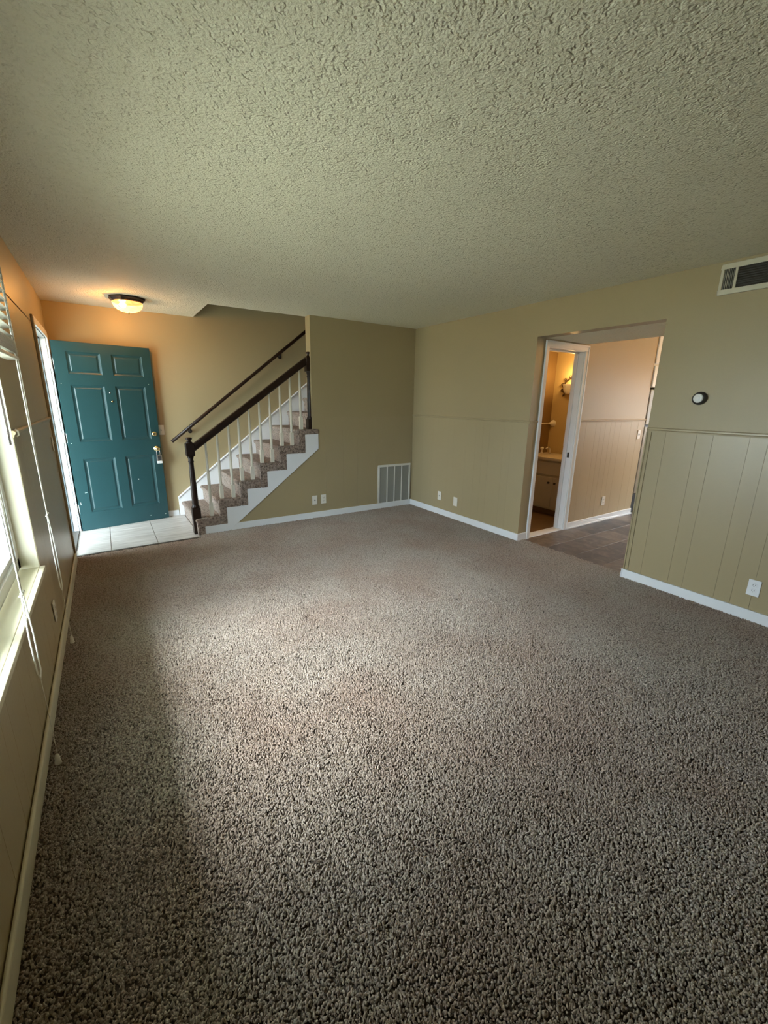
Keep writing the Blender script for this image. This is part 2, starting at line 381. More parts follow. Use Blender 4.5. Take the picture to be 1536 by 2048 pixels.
# wainscot boards, each its own piece
def boards(axis, face, sgn, cuts, z0, z1, parent, mat=m_panel, t=0.003, gap=0.0006):
    for a, b in zip(cuts[:-1], cuts[1:]):
        lo, hi = min(a, b)+gap, max(a, b)-gap
        if axis == 'x': mb = MB().box((face, lo, z0), (face+sgn*t, hi, z1))
        else: mb = MB().box((lo, face, z0), (hi, face+sgn*t, z1))
        mb.build('wainscot_board', mat, parent, gap*0.8, 1)
pat = [0.21, 0.105, 0.21, 0.10, 0.115, 0.16, 0.22, 0.10]
def run(a, b):
    out = [a]; i = 0
    while abs(b-out[-1]) > 0.30: out.append(out[-1]+math.copysign(pat[i % len(pat)], b-a)); i += 1
    return out+[b]
boards('x', W, -1, [YO2, -3.30, -3.51, -3.615, -3.827, -3.928, -4.04, -4.20, -4.42, -4.52, -4.73, -4.84, -5.05, -5.3, -5.5, -5.8, -6.1, YR], 0.0, ZR, wr)
boards('x', W, -1, run(YO, -0.0), 0.0, ZR, wr, gap=0.0003)
boards('y', 0.0, -1, run(W-0.006, 2.70), 0.0, ZR, pt, gap=0.0003)
boards('y', YO, -1, [4.985, 5.11, 5.317, 5.42, 5.523, 5.64, 5.739, 5.873, 6.121, 6.299, 6.42, 6.46], 0.0, ZR, hw, m_hall)
boards('x', 0.0, 1, run(WY1, DY0-0.075), 0.0, ZR, wl)
boards('x', 0.0, 1, run(WY1, WY0), 0.0, 0.555, wl)
boards('x', 0.0, 1, run(WY0, YR), 0.0, ZR, wl)

# chair rails and corner trim (tan)
tn = [0]
def trim(mb, mat, bevel=0.004):
    tn[0] += 1; return struct(mb.build('trim_%d' % tn[0], mat, None, bevel, 2))
rail_prof = lambda f, s: [(f, ZR-0.004), (f+s*0.007, ZR-0.004), (f+s*0.008, ZR+0.006), (f+s*0.015, ZR+0.012), (f+s*0.015, ZR+0.022), (f+s*0.008, ZR+0.028), (f, ZR+0.028)]
def rail_y(f, s, a, b): return MB().prism(rail_prof(f, s), 'y', a, b)
def rail_x(f, s, a, b): return MB().prism(rail_prof(f, s), 'x', a, b)
trim(rail_y(W, -1, YR, YO2), m_panel, 0)
trim(rail_y(W, -1, YO-0.022, 0.0), m_panel, 0)
trim(rail_x(YO, -1, W, 4.205), m_panel, 0)
trim(rail_x(YO, -1, 4.97, 6.46), m_hall, 0)
trim(rail_y(0.0, 1, WY1-0.0, DY0-0.07), m_panel, 0)
trim(MB().box((W-0.012, YO2-0.038, 0.09), (W, YO2-0.0, ZR-0.004)).box((W-0.018, YO2-0.012, 0.09), (W-0.012, YO2, ZR-0.004)), m_panel, 0.003)

# baseboards (white)
BH = 0.088
def bb(name, mb, mat=m_white): return struct(mb.build(name, mat, None, 0.006, 2))
bb('baseboard_right', MB().box((W-0.020, YR, 0.004), (W-0.006, YO2+0.012, BH)).box((W-0.02, YO2, 0.004), (W2+0.01, YO2+0.012, BH)))
bb('baseboard_corner', MB().box((W-0.020, YO-0.014, 0.004), (W-0.006, -0.006, BH)).box((W-0.02, YO-0.016, 0.0), (4.21, YO, BH)))
bb('baseboard_back', MB().box((1.47, -0.020, 0.004), (W-0.006, -0.006, BH)))
bb('baseboard_left', MB().box((0.006, YR, 0.004), (0.020, DY0-0.075, BH)), m_cream)
bb('baseboard_hall', MB().box((4.968, YO-0.016, 0.0), (6.465, YO, 0.082)).box((4.968, YO-0.03, 0.0), (6.465, YO-0.016, 0.022)))
bb('baseboard_far', MB().box((0.0, YF-0.014, 0.0), (1.06, YF, 0.082)))

# entry tiles
for xa, xb in ((-0.11, 0.29), (0.29, 0.706), (0.706, 1.12)):
    for ya, yb in ((-0.125, 0.21), (0.21, 0.62), (0.62, 1.0)):
        g = 0.003; gy = 0.0012
        MB().box((xa+g, ya+gy, 0.0), (xb-g, yb-gy, 0.010)).build('floor_tile', m_tile, ent, 0.0015, 1)
trim(MB().prism([(0.0, -0.165), (1.12, -0.135), (1.12, -0.105), (0.0, -0.135)], 'z', 0.0, 0.016), m_strip, 0.004)

# hall vinyl tiles
vt = None
for i in range(9):
    for j in range(9):
        x, y = 4.15+0.305*i, YO-0.305*(j+1)
        if vt is None:
            vt = MB().box((0.0006, 0.0006, 0), (0.3044, 0.3044, 0.006)).build('vinyl_tile', m_vinyl, hallf, 0.0006, 1)
            o = vt
        else:
            o = vt.copy(); C.objects.link(o); o.parent = hallf
        o.location = (x, y, -0.004)
MB().box((4.262, YO, -0.004), (4.913, YO+0.12, 0.010)).build('threshold', m_white, hallf, 0.004)

# ------------------------------------------------------------------ carpet pile
def carpet():
    me = bpy.data.meshes.new('carpet_pile')
    x0, x1, y0, y1 = 0.018, 4.155, -5.6, -0.14
    me.from_pydata([(x0, y0, 0), (x1, y0, 0), (x1, YO2, 0), (x1, YO, 0), (W-0.015, YO, 0), (W-0.015, -0.015, 0), (1.15, -0.015, 0), (1.15, y1, 0), (x0, y1-0.03, 0), (W-0.015, YO2, 0), (W-0.015, y0, 0)], [],
                   [(0, 10, 9, 4, 5, 6, 7, 8), (9, 2, 3, 4)])
    me.materials.append(m_tuft)
    o = bpy.data.objects.new('carpet_pile', me); C.objects.link(o); o['kind'] = 'stuff'; o.location.z = 0.006
    tag(o, 'grey brown frieze carpet covering the living room floor', 'carpet')
    ng = bpy.data.node_groups.new('pile', 'GeometryNodeTree')
    ng.interface.new_socket('Geometry', in_out='INPUT', socket_type='NodeSocketGeometry')
    ng.interface.new_socket('Geometry', in_out='OUTPUT', socket_type='NodeSocketGeometry')
    N, L = ng.nodes, ng.links
    gi, go = N.new('NodeGroupInput'), N.new('NodeGroupOutput')
    # a 45 mm clump of leaning nubs, then clumps strewn over the whole floor
    gr = N.new('GeometryNodeMeshGrid'); gr.inputs['Size X'].default_value = 0.040; gr.inputs['Size Y'].default_value = 0.040
    dc = N.new('GeometryNodeDistributePointsOnFaces'); dc.inputs['Density'].default_value = 12500; L.new(gr.outputs['Mesh'], dc.inputs['Mesh'])
    ic = N.new('GeometryNodeMeshIcoSphere'); ic.inputs['Radius'].default_value = 1.0; ic.inputs['Subdivisions'].default_value = 1
    tr = N.new('GeometryNodeTransform'); tr.inputs['Scale'].default_value = (0.0030, 0.0030, 0.0064)
    L.new(ic.outputs['Mesh'], tr.inputs['Geometry'])
    ss = N.new('GeometryNodeSetShadeSmooth'); L.new(tr.outputs[0], ss.inputs[0])
    sm = N.new('GeometryNodeSetMaterial'); sm.inputs['Material'].default_value = m_tuft; L.new(ss.outputs[0], sm.inputs[0])
    ii = N.new('GeometryNodeInstanceOnPoints'); L.new(dc.outputs['Points'], ii.inputs['Points']); L.new(sm.outputs[0], ii.inputs['Instance'])
    rr = N.new('FunctionNodeRandomValue'); rr.data_type = 'FLOAT_VECTOR'
    rr.inputs[0].default_value = (-0.95, -0.95, 0); rr.inputs[1].default_value = (0.95, 0.95, 6.28)
    L.new(rr.outputs[0], ii.inputs['Rotation'])
    rs = N.new('FunctionNodeRandomValue'); rs.data_type = 'FLOAT'; rs.inputs[2].default_value = 0.65; rs.inputs[3].default_value = 1.35; rs.inputs['Seed'].default_value = 3
    L.new(rs.outputs[1], ii.inputs['Scale'])
    rl = N.new('GeometryNodeRealizeInstances'); L.new(ii.outputs[0], rl.inputs[0])
    d = N.new('GeometryNodeDistributePointsOnFaces'); d.distribute_method = 'POISSON'; d.inputs['Distance Min'].default_value = 0.0155; d.inputs['Density Max'].default_value = 12000
    L.new(gi.outputs[0], d.inputs['Mesh'])
    io = N.new('GeometryNodeInstanceOnPoints'); L.new(d.outputs['Points'], io.inputs['Points']); L.new(rl.outputs[0], io.inputs['Instance'])
    rz = N.new('FunctionNodeRandomValue'); rz.data_type = 'FLOAT_VECTOR'; rz.inputs[0].default_value = (-0.06, -0.06, 0); rz.inputs[1].default_value = (0.06, 0.06, 6.283); rz.inputs['Seed'].default_value = 5
    # pile lean wandering slowly over the floor (vacuum tracks)
    ps = N.new('GeometryNodeInputPosition'); mp = N.new('ShaderNodeVectorRotate'); mp.rotation_type = 'Z_AXIS'; mp.inputs['Angle'].default_value = math.radians(72)
    L.new(ps.outputs[0], mp.inputs['Vector']); m2 = N.new('ShaderNodeVectorMath'); m2.operation = 'MULTIPLY'; m2.inputs[1].default_value = (0.45, 2.4, 1); L.new(mp.outputs[0], m2.inputs[0])
    nz = N.new('ShaderNodeTexNoise'); nz.inputs['Scale'].default_value = 1.5; nz.inputs['Detail'].default_value = 1.5; L.new(m2.outputs[0], nz.inputs['Vector'])
    ma = N.new('ShaderNodeVectorMath'); ma.operation = 'MULTIPLY_ADD'; ma.inputs[1].default_value = (0.9, 0.9, 0); ma.inputs[2].default_value = (-0.45, -0.45, 0)
    L.new(nz.outputs['Color'], ma.inputs[0])
    av = N.new('ShaderNodeVectorMath'); av.operation = 'ADD'; L.new(rz.outputs[0], av.inputs[0]); L.new(ma.outputs[0], av.inputs[1])
    L.new(av.outputs[0], io.inputs['Rotation'])
    L.new(io.outputs[0], go.inputs[0])
    md = o.modifiers.new('pile', 'NODES'); md.node_group = ng
carpet()

# ------------------------------------------------------------------ staircase
RISE, RUN, X1 = 0.19, 0.2455, 1.105
xs = lambda i: X1 + RUN*(i-1)
st = thing('staircase', 'carpeted staircase with white stringer, dark newels and cream balusters climbing beside the front door', 'stairs', (X1, 0.0, 0.0))
for i in range(1, 14):
    z0, z1 = RISE*(i-1), RISE*i
    xb = xs(i+1)+0.05
    poly = [(xs(i)+0.02, z0-0.012 if i > 1 else 0.0), (xs(i)+0.018, z1-0.06), (xs(i)-0.006, z1-0.035), (xs(i)-0.008, z1-0.016), (xs(i)+0.004, z1-0.002), (xs(i)+0.02, z1), (xb, z1), (xb, z1-0.04), (xs(i)+0.06, z1-0.04), (xs(i)+0.06, z0-0.012 if i > 1 else 0.0)]
    yl = 0.0 if i <= 6 else 0.13
    stp = MB().prism(poly, 'y', yl, YF-0.016).build('stair_step', m_stair, st, 0.006, 2)
    if i <= 6:   # carpet wrapped round the open end of the step
        x, xn = xs(i), xs(i+1)
        if i == 6: p2 = [(x+0.005, z0-0.094), (x, z1-0.01), (x+0.012, z1+0.002), (2.588, z1+0.002), (2.597, z1-0.01), (2.597, z1-0.055), (x+0.085, z1-0.06), (x+0.085, z0-0.094)]
        else: p2 = [(x+0.008, max(0.003, z0-0.094)), (x, z1-0.012), (x+0.012, z1+0.002), (xn+0.006, z1+0.002), (xn+0.006, z1-0.094), (x+0.085, z1-0.094), (x+0.085, max(0.003, z0-0.094))]
        MB().prism(p2, 'y', -0.034, 0.004).build('carpet_wrap', m_stair, stp, 0.011, 3)
# stringer on the open side
sp = [(1.19, 0.004), (1.19, 0.10)]
for i in range(1, 6): sp += [(xs(i+1)+0.075, RISE*i-0.08), (xs(i+1)+0.075, RISE*(i+1)-(0.08 if i < 5 else 0.03))]
sp[1] = (1.19, 0.11)
sp += [(2.597, RISE*6-0.03), (2.597, 0.90), (1.445, 0.004)]
MB().prism(sp, 'y', -0.024, -0.004).build('stringer', m_white, st, 0.002, 1)
# skirt on the far wall
sk = [(1.07, 0.01), (1.07, 0.235), (4.3, 0.235+0.806*3.23), (4.3, 0.235+0.806*3.23-0.5), (1.6, 0.0)]
sko = MB().prism(sk, 'y', YF-0.018, YF-0.001).build('wall_skirt', m_white, st, 0.002, 1)
sl = math.hypot(3.23, 0.806*3.23)
MB().prism([(1.064, 0.228), (4.3, 0.228+0.806*3.236), (4.3, 0.254+0.806*3.236), (1.064, 0.254)], 'y', YF-0.03, YF-0.001).build('skirt_cap', m_white, sko, 0.006, 2)

def newel(cx, cy, zb, base_top, shaft_top, block_top, tip, w, half=False):
    hx = w/2
    def bx(mb, s, z0, z1):
        return mb.box((cx-s, cy-s, z0), (cx+(0.0 if half else s), cy+s, z1))
    mb = MB(); bx(mb, hx, zb, base_top); 
    n = mb.build('newel_post', m_darkwood, st, 0.004, 2)
    h = shaft_top-base_top
    pr = [(hx*0.98, base_top), (hx*1.0, base_top+0.012), (hx*0.72, base_top+0.03), (hx*0.78, base_top+0.05), (hx*0.72, base_top+h*0.45), (hx*0.58, shaft_top-0.10), (hx*0.60, shaft_top-0.07), (hx*0.72, shaft_top-0.06), (hx*0.55, shaft_top-0.045), (hx*0.8, shaft_top)]
    pr = [(r, z-zb) for r, z in pr]
    kw = dict(n=16) if not half else dict(n=16, rot0=PI/2, half=True)
    MB().lathe(pr, (cx, cy, zb), **kw).build('newel_shaft', m_darkwood, n)
    b = MB(); bx(b, hx, shaft_top, block_top); b.build('newel_block', m_darkwood, n, 0.006, 2)
    q = [(hx*0.98, block_top), (hx*0.55, block_top+0.018), (hx*0.42, block_top+0.026), (hx*0.74, tip-0.022), (hx*0.80, tip-0.012), (hx*0.6, tip-0.003), (0.0, tip)]
    MB().lathe([(r, z-zb) for r, z in q], (cx, cy, zb), **kw).build('newel_cap', m_darkwood, n)
newel(1.123, 0.045, 0.012, 0.31, 0.885, 1.02, 1.085, 0.086)
newel(XP, 0.06, 1.14, 1.262, 1.82, 1.98, 2.045, 0.086, half=True)
# hand rail between the newels
a, b = Vector((1.155, 0.05, 0.965)), Vector((2.505, 0.055, 1.945))
def railsec(w, h): return [(-w*0.5, -h*0.5), (w*0.5, -h*0.5), (w*0.5, -h*0.1), (w*0.42, h*0.32), (w*0.18, h*0.5), (-w*0.18, h*0.5), (-w*0.42, h*0.32), (-w*0.5, -h*0.1)]
def sweep(a, b, sec):
    t = (b-a).normalized(); side = Vector((0, 1, 0)); up = t.cross(side)*-1
    n = len(sec); vs = [p + side*u + up*v for p in (a, b) for u, v in sec]
    return MB().add(vs, [tuple(range(n)), tuple(range(2*n-1, n-1, -1))] + [(i, (i+1) % n, n+(i+1) % n, n+i) for i in range(n)])
sweep(a, b, railsec(0.06, 0.074)).build('handrail', m_darkwood, st, 0.004, 2)
bxs = [(1.287, 1), (1.412, 2), (1.540, 2), (1.655, 3), (1.778, 3), (1.900, 4), (2.025, 4), (2.152, 5), (2.280, 5), (2.406, 6)]
for x, i in bxs:
    z0 = RISE*i-0.004; zt = 0.965+(x-1.155)*(0.98/1.35)-0.03; y = 0.055
    bl = MB().prism([(x-0.019, y-0.019), (x+0.019, y-0.019), (x+0.019, y+0.019), (x-0.019, y+0.019)], 'z', z0, z0+0.155)
    h = zt-z0-0.155
    bl.lathe([(0.019, 0.155), (0.0135, 0.166), (0.0155, 0.178), (0.014, 0.19), (0.0165, 0.155+h*0.3), (0.0135, 0.155+h*0.7), (0.0105, 0.155+h)], (x, y, z0), n=10)
    bl.build('baluster', m_baluster, st)

# hand rail on the far wall
wh = thing('wall_handrail', 'dark round wall handrail rising along the tan wall above the stairs', 'handrail', (1.06, 0.93, 0.96))
MB().tube([(1.06, 0.93, 0.965), (1.5, 0.93, 1.313), (2.5, 0.93, 2.104), (4.2, 0.93, 3.449)], 0.021, 10).build('rail', m_darkwood, wh)
for bx in (1.288, 2.51, 3.7):
    bz = 0.965+(bx-1.06)*0.791
    MB().tube([(bx, 0.93, bz-0.016), (bx, 0.945, bz-0.05), (bx, 0.985, bz-0.062)], 0.008, 8).lathe([(0.026, 0.0), (0.022, 0.012), (0.0, 0.014)], (bx, 0.984, bz-0.062), n=12, axis='y').build('bracket', m_iron, wh)

# ------------------------------------------------------------------ front door (hinged on the far jamb, standing open)
ang = math.atan2(0.163, 0.897)
dr = thing('door_1', '', '', (0.034, 0.766, 0.012), ang); del dr['label']; del dr['category']; struct(dr)
DW, DT, DH = 0.912, 0.044, 2.026
pan = [(0.110, 0.416), (0.517, 0.820)]; row = [(0.203, 0.807), (0.995, 1.593), (1.704, 1.928)]
holes = [(u0, u1, v0, v1) for u0, u1 in pan for v0, v1 in row]
slab = cells(MB(), 'y', 0.0, DT, [0, 0.110, 0.416, 0.517, 0.820, DW], [0, 0.203, 0.807, 0.995, 1.593, 1.704, 1.928, DH], holes)
for u0, u1, v0, v1 in holes: slab.box((u0, 0.018, v0), (u1, DT, v1))
slab.build('door_slab', m_teal, dr, local=True)
for u0, u1, v0, v1 in holes:
    rings = []
    for ins, dep in ((0.0, 0.0), (0.004, 0.006), (0.018, 0.012), (0.028, 0.012), (0.036, 0.0075), (0.041, 0.0065)):
        rings.append([(u0+ins, dep, v0+ins), (u1-ins, dep, v0+ins), (u1-ins, dep, v1-ins), (u0+ins, dep, v1-ins)])
    vs = [p for r in rings for p in r]
    fs = [(4*i+k, 4*i+(k+1) % 4, 4*i+4+(k+1) % 4, 4*i+4+k) for i in range(len(rings)-1) for k in range(4)] + [(4*len(rings)-4, 4*len(rings)-3, 4*len(rings)-2, 4*len(rings)-1)]
    MB().add(vs, fs).build('door_panel', m_teal, dr, local=True)
# little paint chips and scuffs
chip = MB()
for u, v, w, h in ((0.030, 1.60, .006, .004), (0.028, 0.98, .008, .006), (0.075, 0.43, .022, .004), (0.62, 0.52, .010, .012), (0.86, 1.62, .004, .01), (0.70, 0.06, .012, .006), (0.87, 0.05, .010, .007), (0.90, 0.70, .004, .02), (0.02, 0.30, .004, .03)):
    chip.box((u, -0.0004, v), (u+w, 0.0, v+h))
c_ = chip.build('paint_chips', m_plate, dr, local=True); c_['kind'] = 'stuff'
kb = MB().lathe([(0.0, -0.062), (0.018, -0.060), (0.028, -0.048), (0.026, -0.036), (0.012, -0.028), (0.011, -0.012), (0.030, -0.008), (0.033, 0.0)], (0.861, 0, 0.878), n=20, axis='y').build('door_knob', m_brass, dr, local=True)
db = MB().lathe([(0.0, -0.020), (0.014, -0.020), (0.026, -0.015), (0.029, 0.0)], (0.855, 0, 1.054), n=20, axis='y').build('deadbolt', m_brass, dr, local=True)
MB().box((0.8535, -0.021, 1.048), (0.8565, -0.0195, 1.060)).build('keyhole', m_slot, db, local=True)
MB().lathe([(0.0, -0.003), (0.007, -0.003), (0.009, 0.0)], (0.458, 0, 1.520), n=12, axis='y').build('peephole', m_chrome, dr, local=True)
MB().lathe([(0.0, -0.014), (0.008, -0.013), (0.011, -0.006), (0.007, 0.0)], (0.467, 0, 1.426), n=12, axis='y').build('knocker_stud', m_brass, dr, local=True)
for z in (0.25, 1.04, 1.80):
    hg = MB().box((0.0, 0.003, z-0.05), (-0.0015, 0.036, z+0.05))
    hg.build('hinge_leaf', m_white, dr, local=True)

# key lockbox hanging from the knob
R_ = Matrix.Rotation(ang, 4, 'Z')
lp = Vector((0.034, 0.766, 0.012)) + R_ @ Vector((0.868, -0.022, 0.762))
lb = thing('lockbox', 'grey key lockbox with black face hanging from the brass door knob', 'lockbox', lp, ang)
MB().prism([(-0.030, -0.050), (-0.018, -0.060), (0.018, -0.060), (0.030, -0.050), (0.030, 0.038), (0.024, 0.046), (-0.024, 0.046), (-0.030, 0.038)], 'y', -0.030, 0.014).build('lockbox_body', m_chrome, lb, 0.004, 2, local=True)
MB().box((-0.019, -0.033, -0.022), (0.019, -0.029, 0.034)).build('keypad_face', m_slot, lb, 0.002, 1, local=True)
MB().prism([(-0.030, -0.060), (0.030, -0.060), (0.026, -0.030), (-0.026, -0.030)], 'y', -0.040, -0.028).build('lockbox_lid', m_vinylframe, lb, 0.004, 2, local=True)
MB().tube([(-0.018, -0.006, 0.04), (-0.018, -0.006, 0.10), (-0.008, -0.006, 0.125), (0.004, -0.006, 0.128), (0.014, -0.006, 0.118), (0.018, -0.006, 0.09), (0.018, -0.006, 0.04)], 0.005, 8).build('shackle', m_chrome, lb, local=True)

# door frame: jambs, stop, casing, hinges, sill
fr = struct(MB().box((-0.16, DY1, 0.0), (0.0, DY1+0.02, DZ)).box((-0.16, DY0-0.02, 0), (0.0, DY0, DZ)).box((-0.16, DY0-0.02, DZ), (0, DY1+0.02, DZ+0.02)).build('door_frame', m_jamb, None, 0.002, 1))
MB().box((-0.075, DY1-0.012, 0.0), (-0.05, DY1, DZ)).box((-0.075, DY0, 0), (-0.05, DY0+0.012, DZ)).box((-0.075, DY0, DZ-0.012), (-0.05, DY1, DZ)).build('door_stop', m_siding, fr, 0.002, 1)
MB().box((0.0, DY0-0.062, 0.0), (0.018, DY0-0.004, DZ+0.072)).build('near_casing', m_panel, fr, 0.004)
MB().box((0.0, DY0-0.006, DZ+0.008), (0.018, DY1+0.008, DZ+0.072)).build('head_casing', m_white, fr, 0.004)
MB().box((0.0, DY1+0.008, 0.0), (0.018, DY1+0.07, DZ+0.072)).build('far_casing', m_white, fr, 0.004)
MB().box((-0.16, DY0, 0.0), (0.0, DY1, 0.022)).build('door_sill', m_strip, fr, 0.004)
for z in (0.262, 1.052, 1.812):
    h = MB().box((-0.036, DY1-0.0025, z-0.05), (0.0, DY1, z+0.05)).build('hinge', m_plate, fr)
    kn = MB()
    for k in range(5): kn.lathe([(0.006, 0), (0.006, 0.019)], (0.010, DY1-0.006, z-0.05+0.0205*k), n=10)
    kn.build('hinge_knuckle', m_plate, h)

# ------------------------------------------------------------------ front window, sill
win = thing('window_1', '', '', (-0.09, (WY0+WY1)/2, WZ0)); del win['label']; del win['category']; struct(win)
fz0, fz1 = WZ0+0.018, WZ1
fm = MB()
fx0, fx1 = -0.135, -0.075
fm.box((fx0, WY1-0.055, fz0), (fx1, WY1, fz1)).box((fx0, WY0, fz0), (fx1, WY0+0.055, fz1)).box((fx0, WY0, fz0), (fx1, WY1, fz0+0.055)).box((fx0, WY0, fz1-0.055), (fx1, WY1, fz1))
fm.build('window_frame', m_vinylframe, win, 0.005, 2)
ym = (WY0+WY1)/2
MB().box((-0.128, ym-0.03, fz0+0.05), (-0.083, ym+0.03, fz1-0.05)).build('meeting_stile', m_vinylframe, win, 0.004)
for y0, y1 in ((WY0+0.05, ym-0.025), (ym+0.025, WY1-0.05)):
    s = MB(); w = 0.035
    s.box((-0.122, y0, fz0+0.05), (-0.09, y0+w, fz1-0.05)).box((-0.122, y1-w, fz0+0.05), (-0.09, y1, fz1-0.05)).box((-0.122, y0, fz0+0.05), (-0.09, y1, fz0+0.05+w)).box((-0.122, y0, fz1-0.05-w), (-0.09, y1, fz1-0.05))
    so = s.build('sash', m_vinylframe, win, 0.004)
    MB().box((-0.108, y0+w-0.004, fz0+0.046+w), (-0.104, y1-w+0.004, fz1-0.046-w)).build('pane', m_glass, so)
MB().box((-0.11, WY0, WZ0-0.024), (0.0, WY1, WZ0+0.002)).box((0.0, WY0-0.02, WZ0-0.024), (0.024, WY1+0.012, WZ0+0.002)).build('window_sill', m_cream, win, 0.003)
rv = MB()
rv.box((-0.16, WY1-0.0015, WZ0), (-0.0005, WY1+0.004, WZ1)).box((-0.16, WY0-0.004, WZ0), (-0.0005, WY0+0.0015, WZ1)).box((-0.16, WY0, WZ1-0.0015), (-0.0005, WY1, WZ1+0.004))
rv.build('reveal_lining', m_cream, win)

# blind over the window
BX = 0.048
def blind(BY0, BY1, label, cords):
    bd = thing('window_blind', label, 'blind', (BX, (BY0+BY1)/2, 2.1), group='blinds over the front window')
    MB().box((0.004, BY0, 2.07), (0.062, BY1, 2.115)).build('head_rail', m_blind, bd, 0.004)
    def slat(z, tilt=0.0, dy=0.0):
        vs = []
        for y in (BY0+dy, BY1+dy):
            for k in range(5):
                u = -0.024+0.012*k; c = 0.003*(1-(u/0.024)**2)
                vs.append((BX+u*math.cos(tilt), y, z+c+u*math.sin(tilt)))
        vs += [(a_, b_, c_-0.0022) for a_, b_, c_ in vs]
        fs = [(k, k+1, 6+k, 5+k) for k in range(4)] + [(10+k, 15+k, 16+k, 11+k) for k in range(4)] + [(k, 10+k, 11+k, k+1) for k in range(4)] + [(5+k, 6+k, 16+k, 15+k) for k in range(4)] + [(0, 5, 15, 10), (4, 14, 19, 9)]
        return MB().add(vs, fs).build('slat', m_blind, bd)
    for k in range(8): slat(2.045-0.0405*k, 0.12)
    for k in range(12): slat(1.745-0.0055*k, random.uniform(-0.06, 0.1), random.uniform(-0.010, 0.012))
    MB().prism([(BX-0.026, 1.655), (BX+0.026, 1.655), (BX+0.024, 1.672), (BX-0.024, 1.672)], 'y', BY0-0.002, BY1+0.002).build('bottom_rail', m_blind, bd, 0.003)
    for y in (BY1-0.045, (BY0+BY1)/2, BY0+0.05):
        MB().tube([(BX+0.025, y, 2.08), (BX+0.025, y, 1.66)], 0.0016, 5).tube([(BX-0.025, y, 2.08), (BX-0.025, y, 1.66)], 0.0016, 5).build('ladder_cord', m_cord, bd)
    def cordset(y, zt, zk, zl, ztas, y2, name='pull_cord'):
        x = 0.068
        mb = MB(); r = 0.0028
        mb.tube([(x, y, zt), (x-0.002, y-0.004, (zt+zk)/2), (x, y-0.002, zk)], r, 6)
        mb.tube([(x+0.004, y+0.004, zt), (x+0.004, y+0.006, (zt+zk)/2), (x, y+0.002, zk)], r, 6)
        for k in range(3): mb.lathe([(0.0, -0.006), (0.006, -0.002), (0.006, 0.002), (0.0, 0.006)], (x+0.003*(k-1), y+0.006*(k-1), zk+0.007*(k-1)), n=8)
        mb.tube([(x-0.001, y-0.004, zk), (x-0.004, y-0.016, (zk+zl)/2), (x-0.003, y-0.012, zl+0.03), (x, y, zl), (x+0.004, y+0.012, zl+0.03), (x+0.005, y+0.016, (zk+zl)/2), (x+0.002, y+0.004, zk)], r, 6)
        co = mb.build(name, m_cord, bd)
        MB().tube([(x, y, zl), (x-0.004, (y+y2)/2, (zl+ztas)/2), (x-0.01, y2, ztas+0.02)], 0.0012, 5).build('cord_tail', m_cord, bd)
        MB().lathe([(0.002, 0.05), (0.006, 0.046), (0.010, 0.03), (0.008, 0.027), (0.010, 0.022), (0.012, 0.004), (0.009, 0.0)], (x-0.012, y2, ztas-0.012), n=10).build('tassel', m_plate, bd)
    for c_ in cords: cordset(*c_)
    # tilt wand
    MB().tube([(0.083, BY0+0.20, 2.06), (0.080, BY0+0.22, 1.30)], 0.0055, 6).build('tilt_wand', m_chrome, bd)
blind(-2.965, -1.985, 'white slat blind half raised over the window half nearer the front door', [(-2.04, 2.07, 0.86, 0.41, 0.03, -1.93)])
blind(-3.88, -2.985, 'white slat blind over the nearer window half, its cord trailing to the carpet', [(-3.03, 2.07, 0.80, 0.450, 0.03, -2.98)])
# cord hook
hk = MB().tube([(0.0, -2.06, 1.315), (0.012, -2.06, 1.318), (0.02, -2.06, 1.308), (0.02, -2.06, 1.290), (0.01, -2.06, 1.282)], 0.004, 8).build('cord_hook', m_plate)
tag(hk, 'small white cord hook on the left wall beside the window', 'hook')

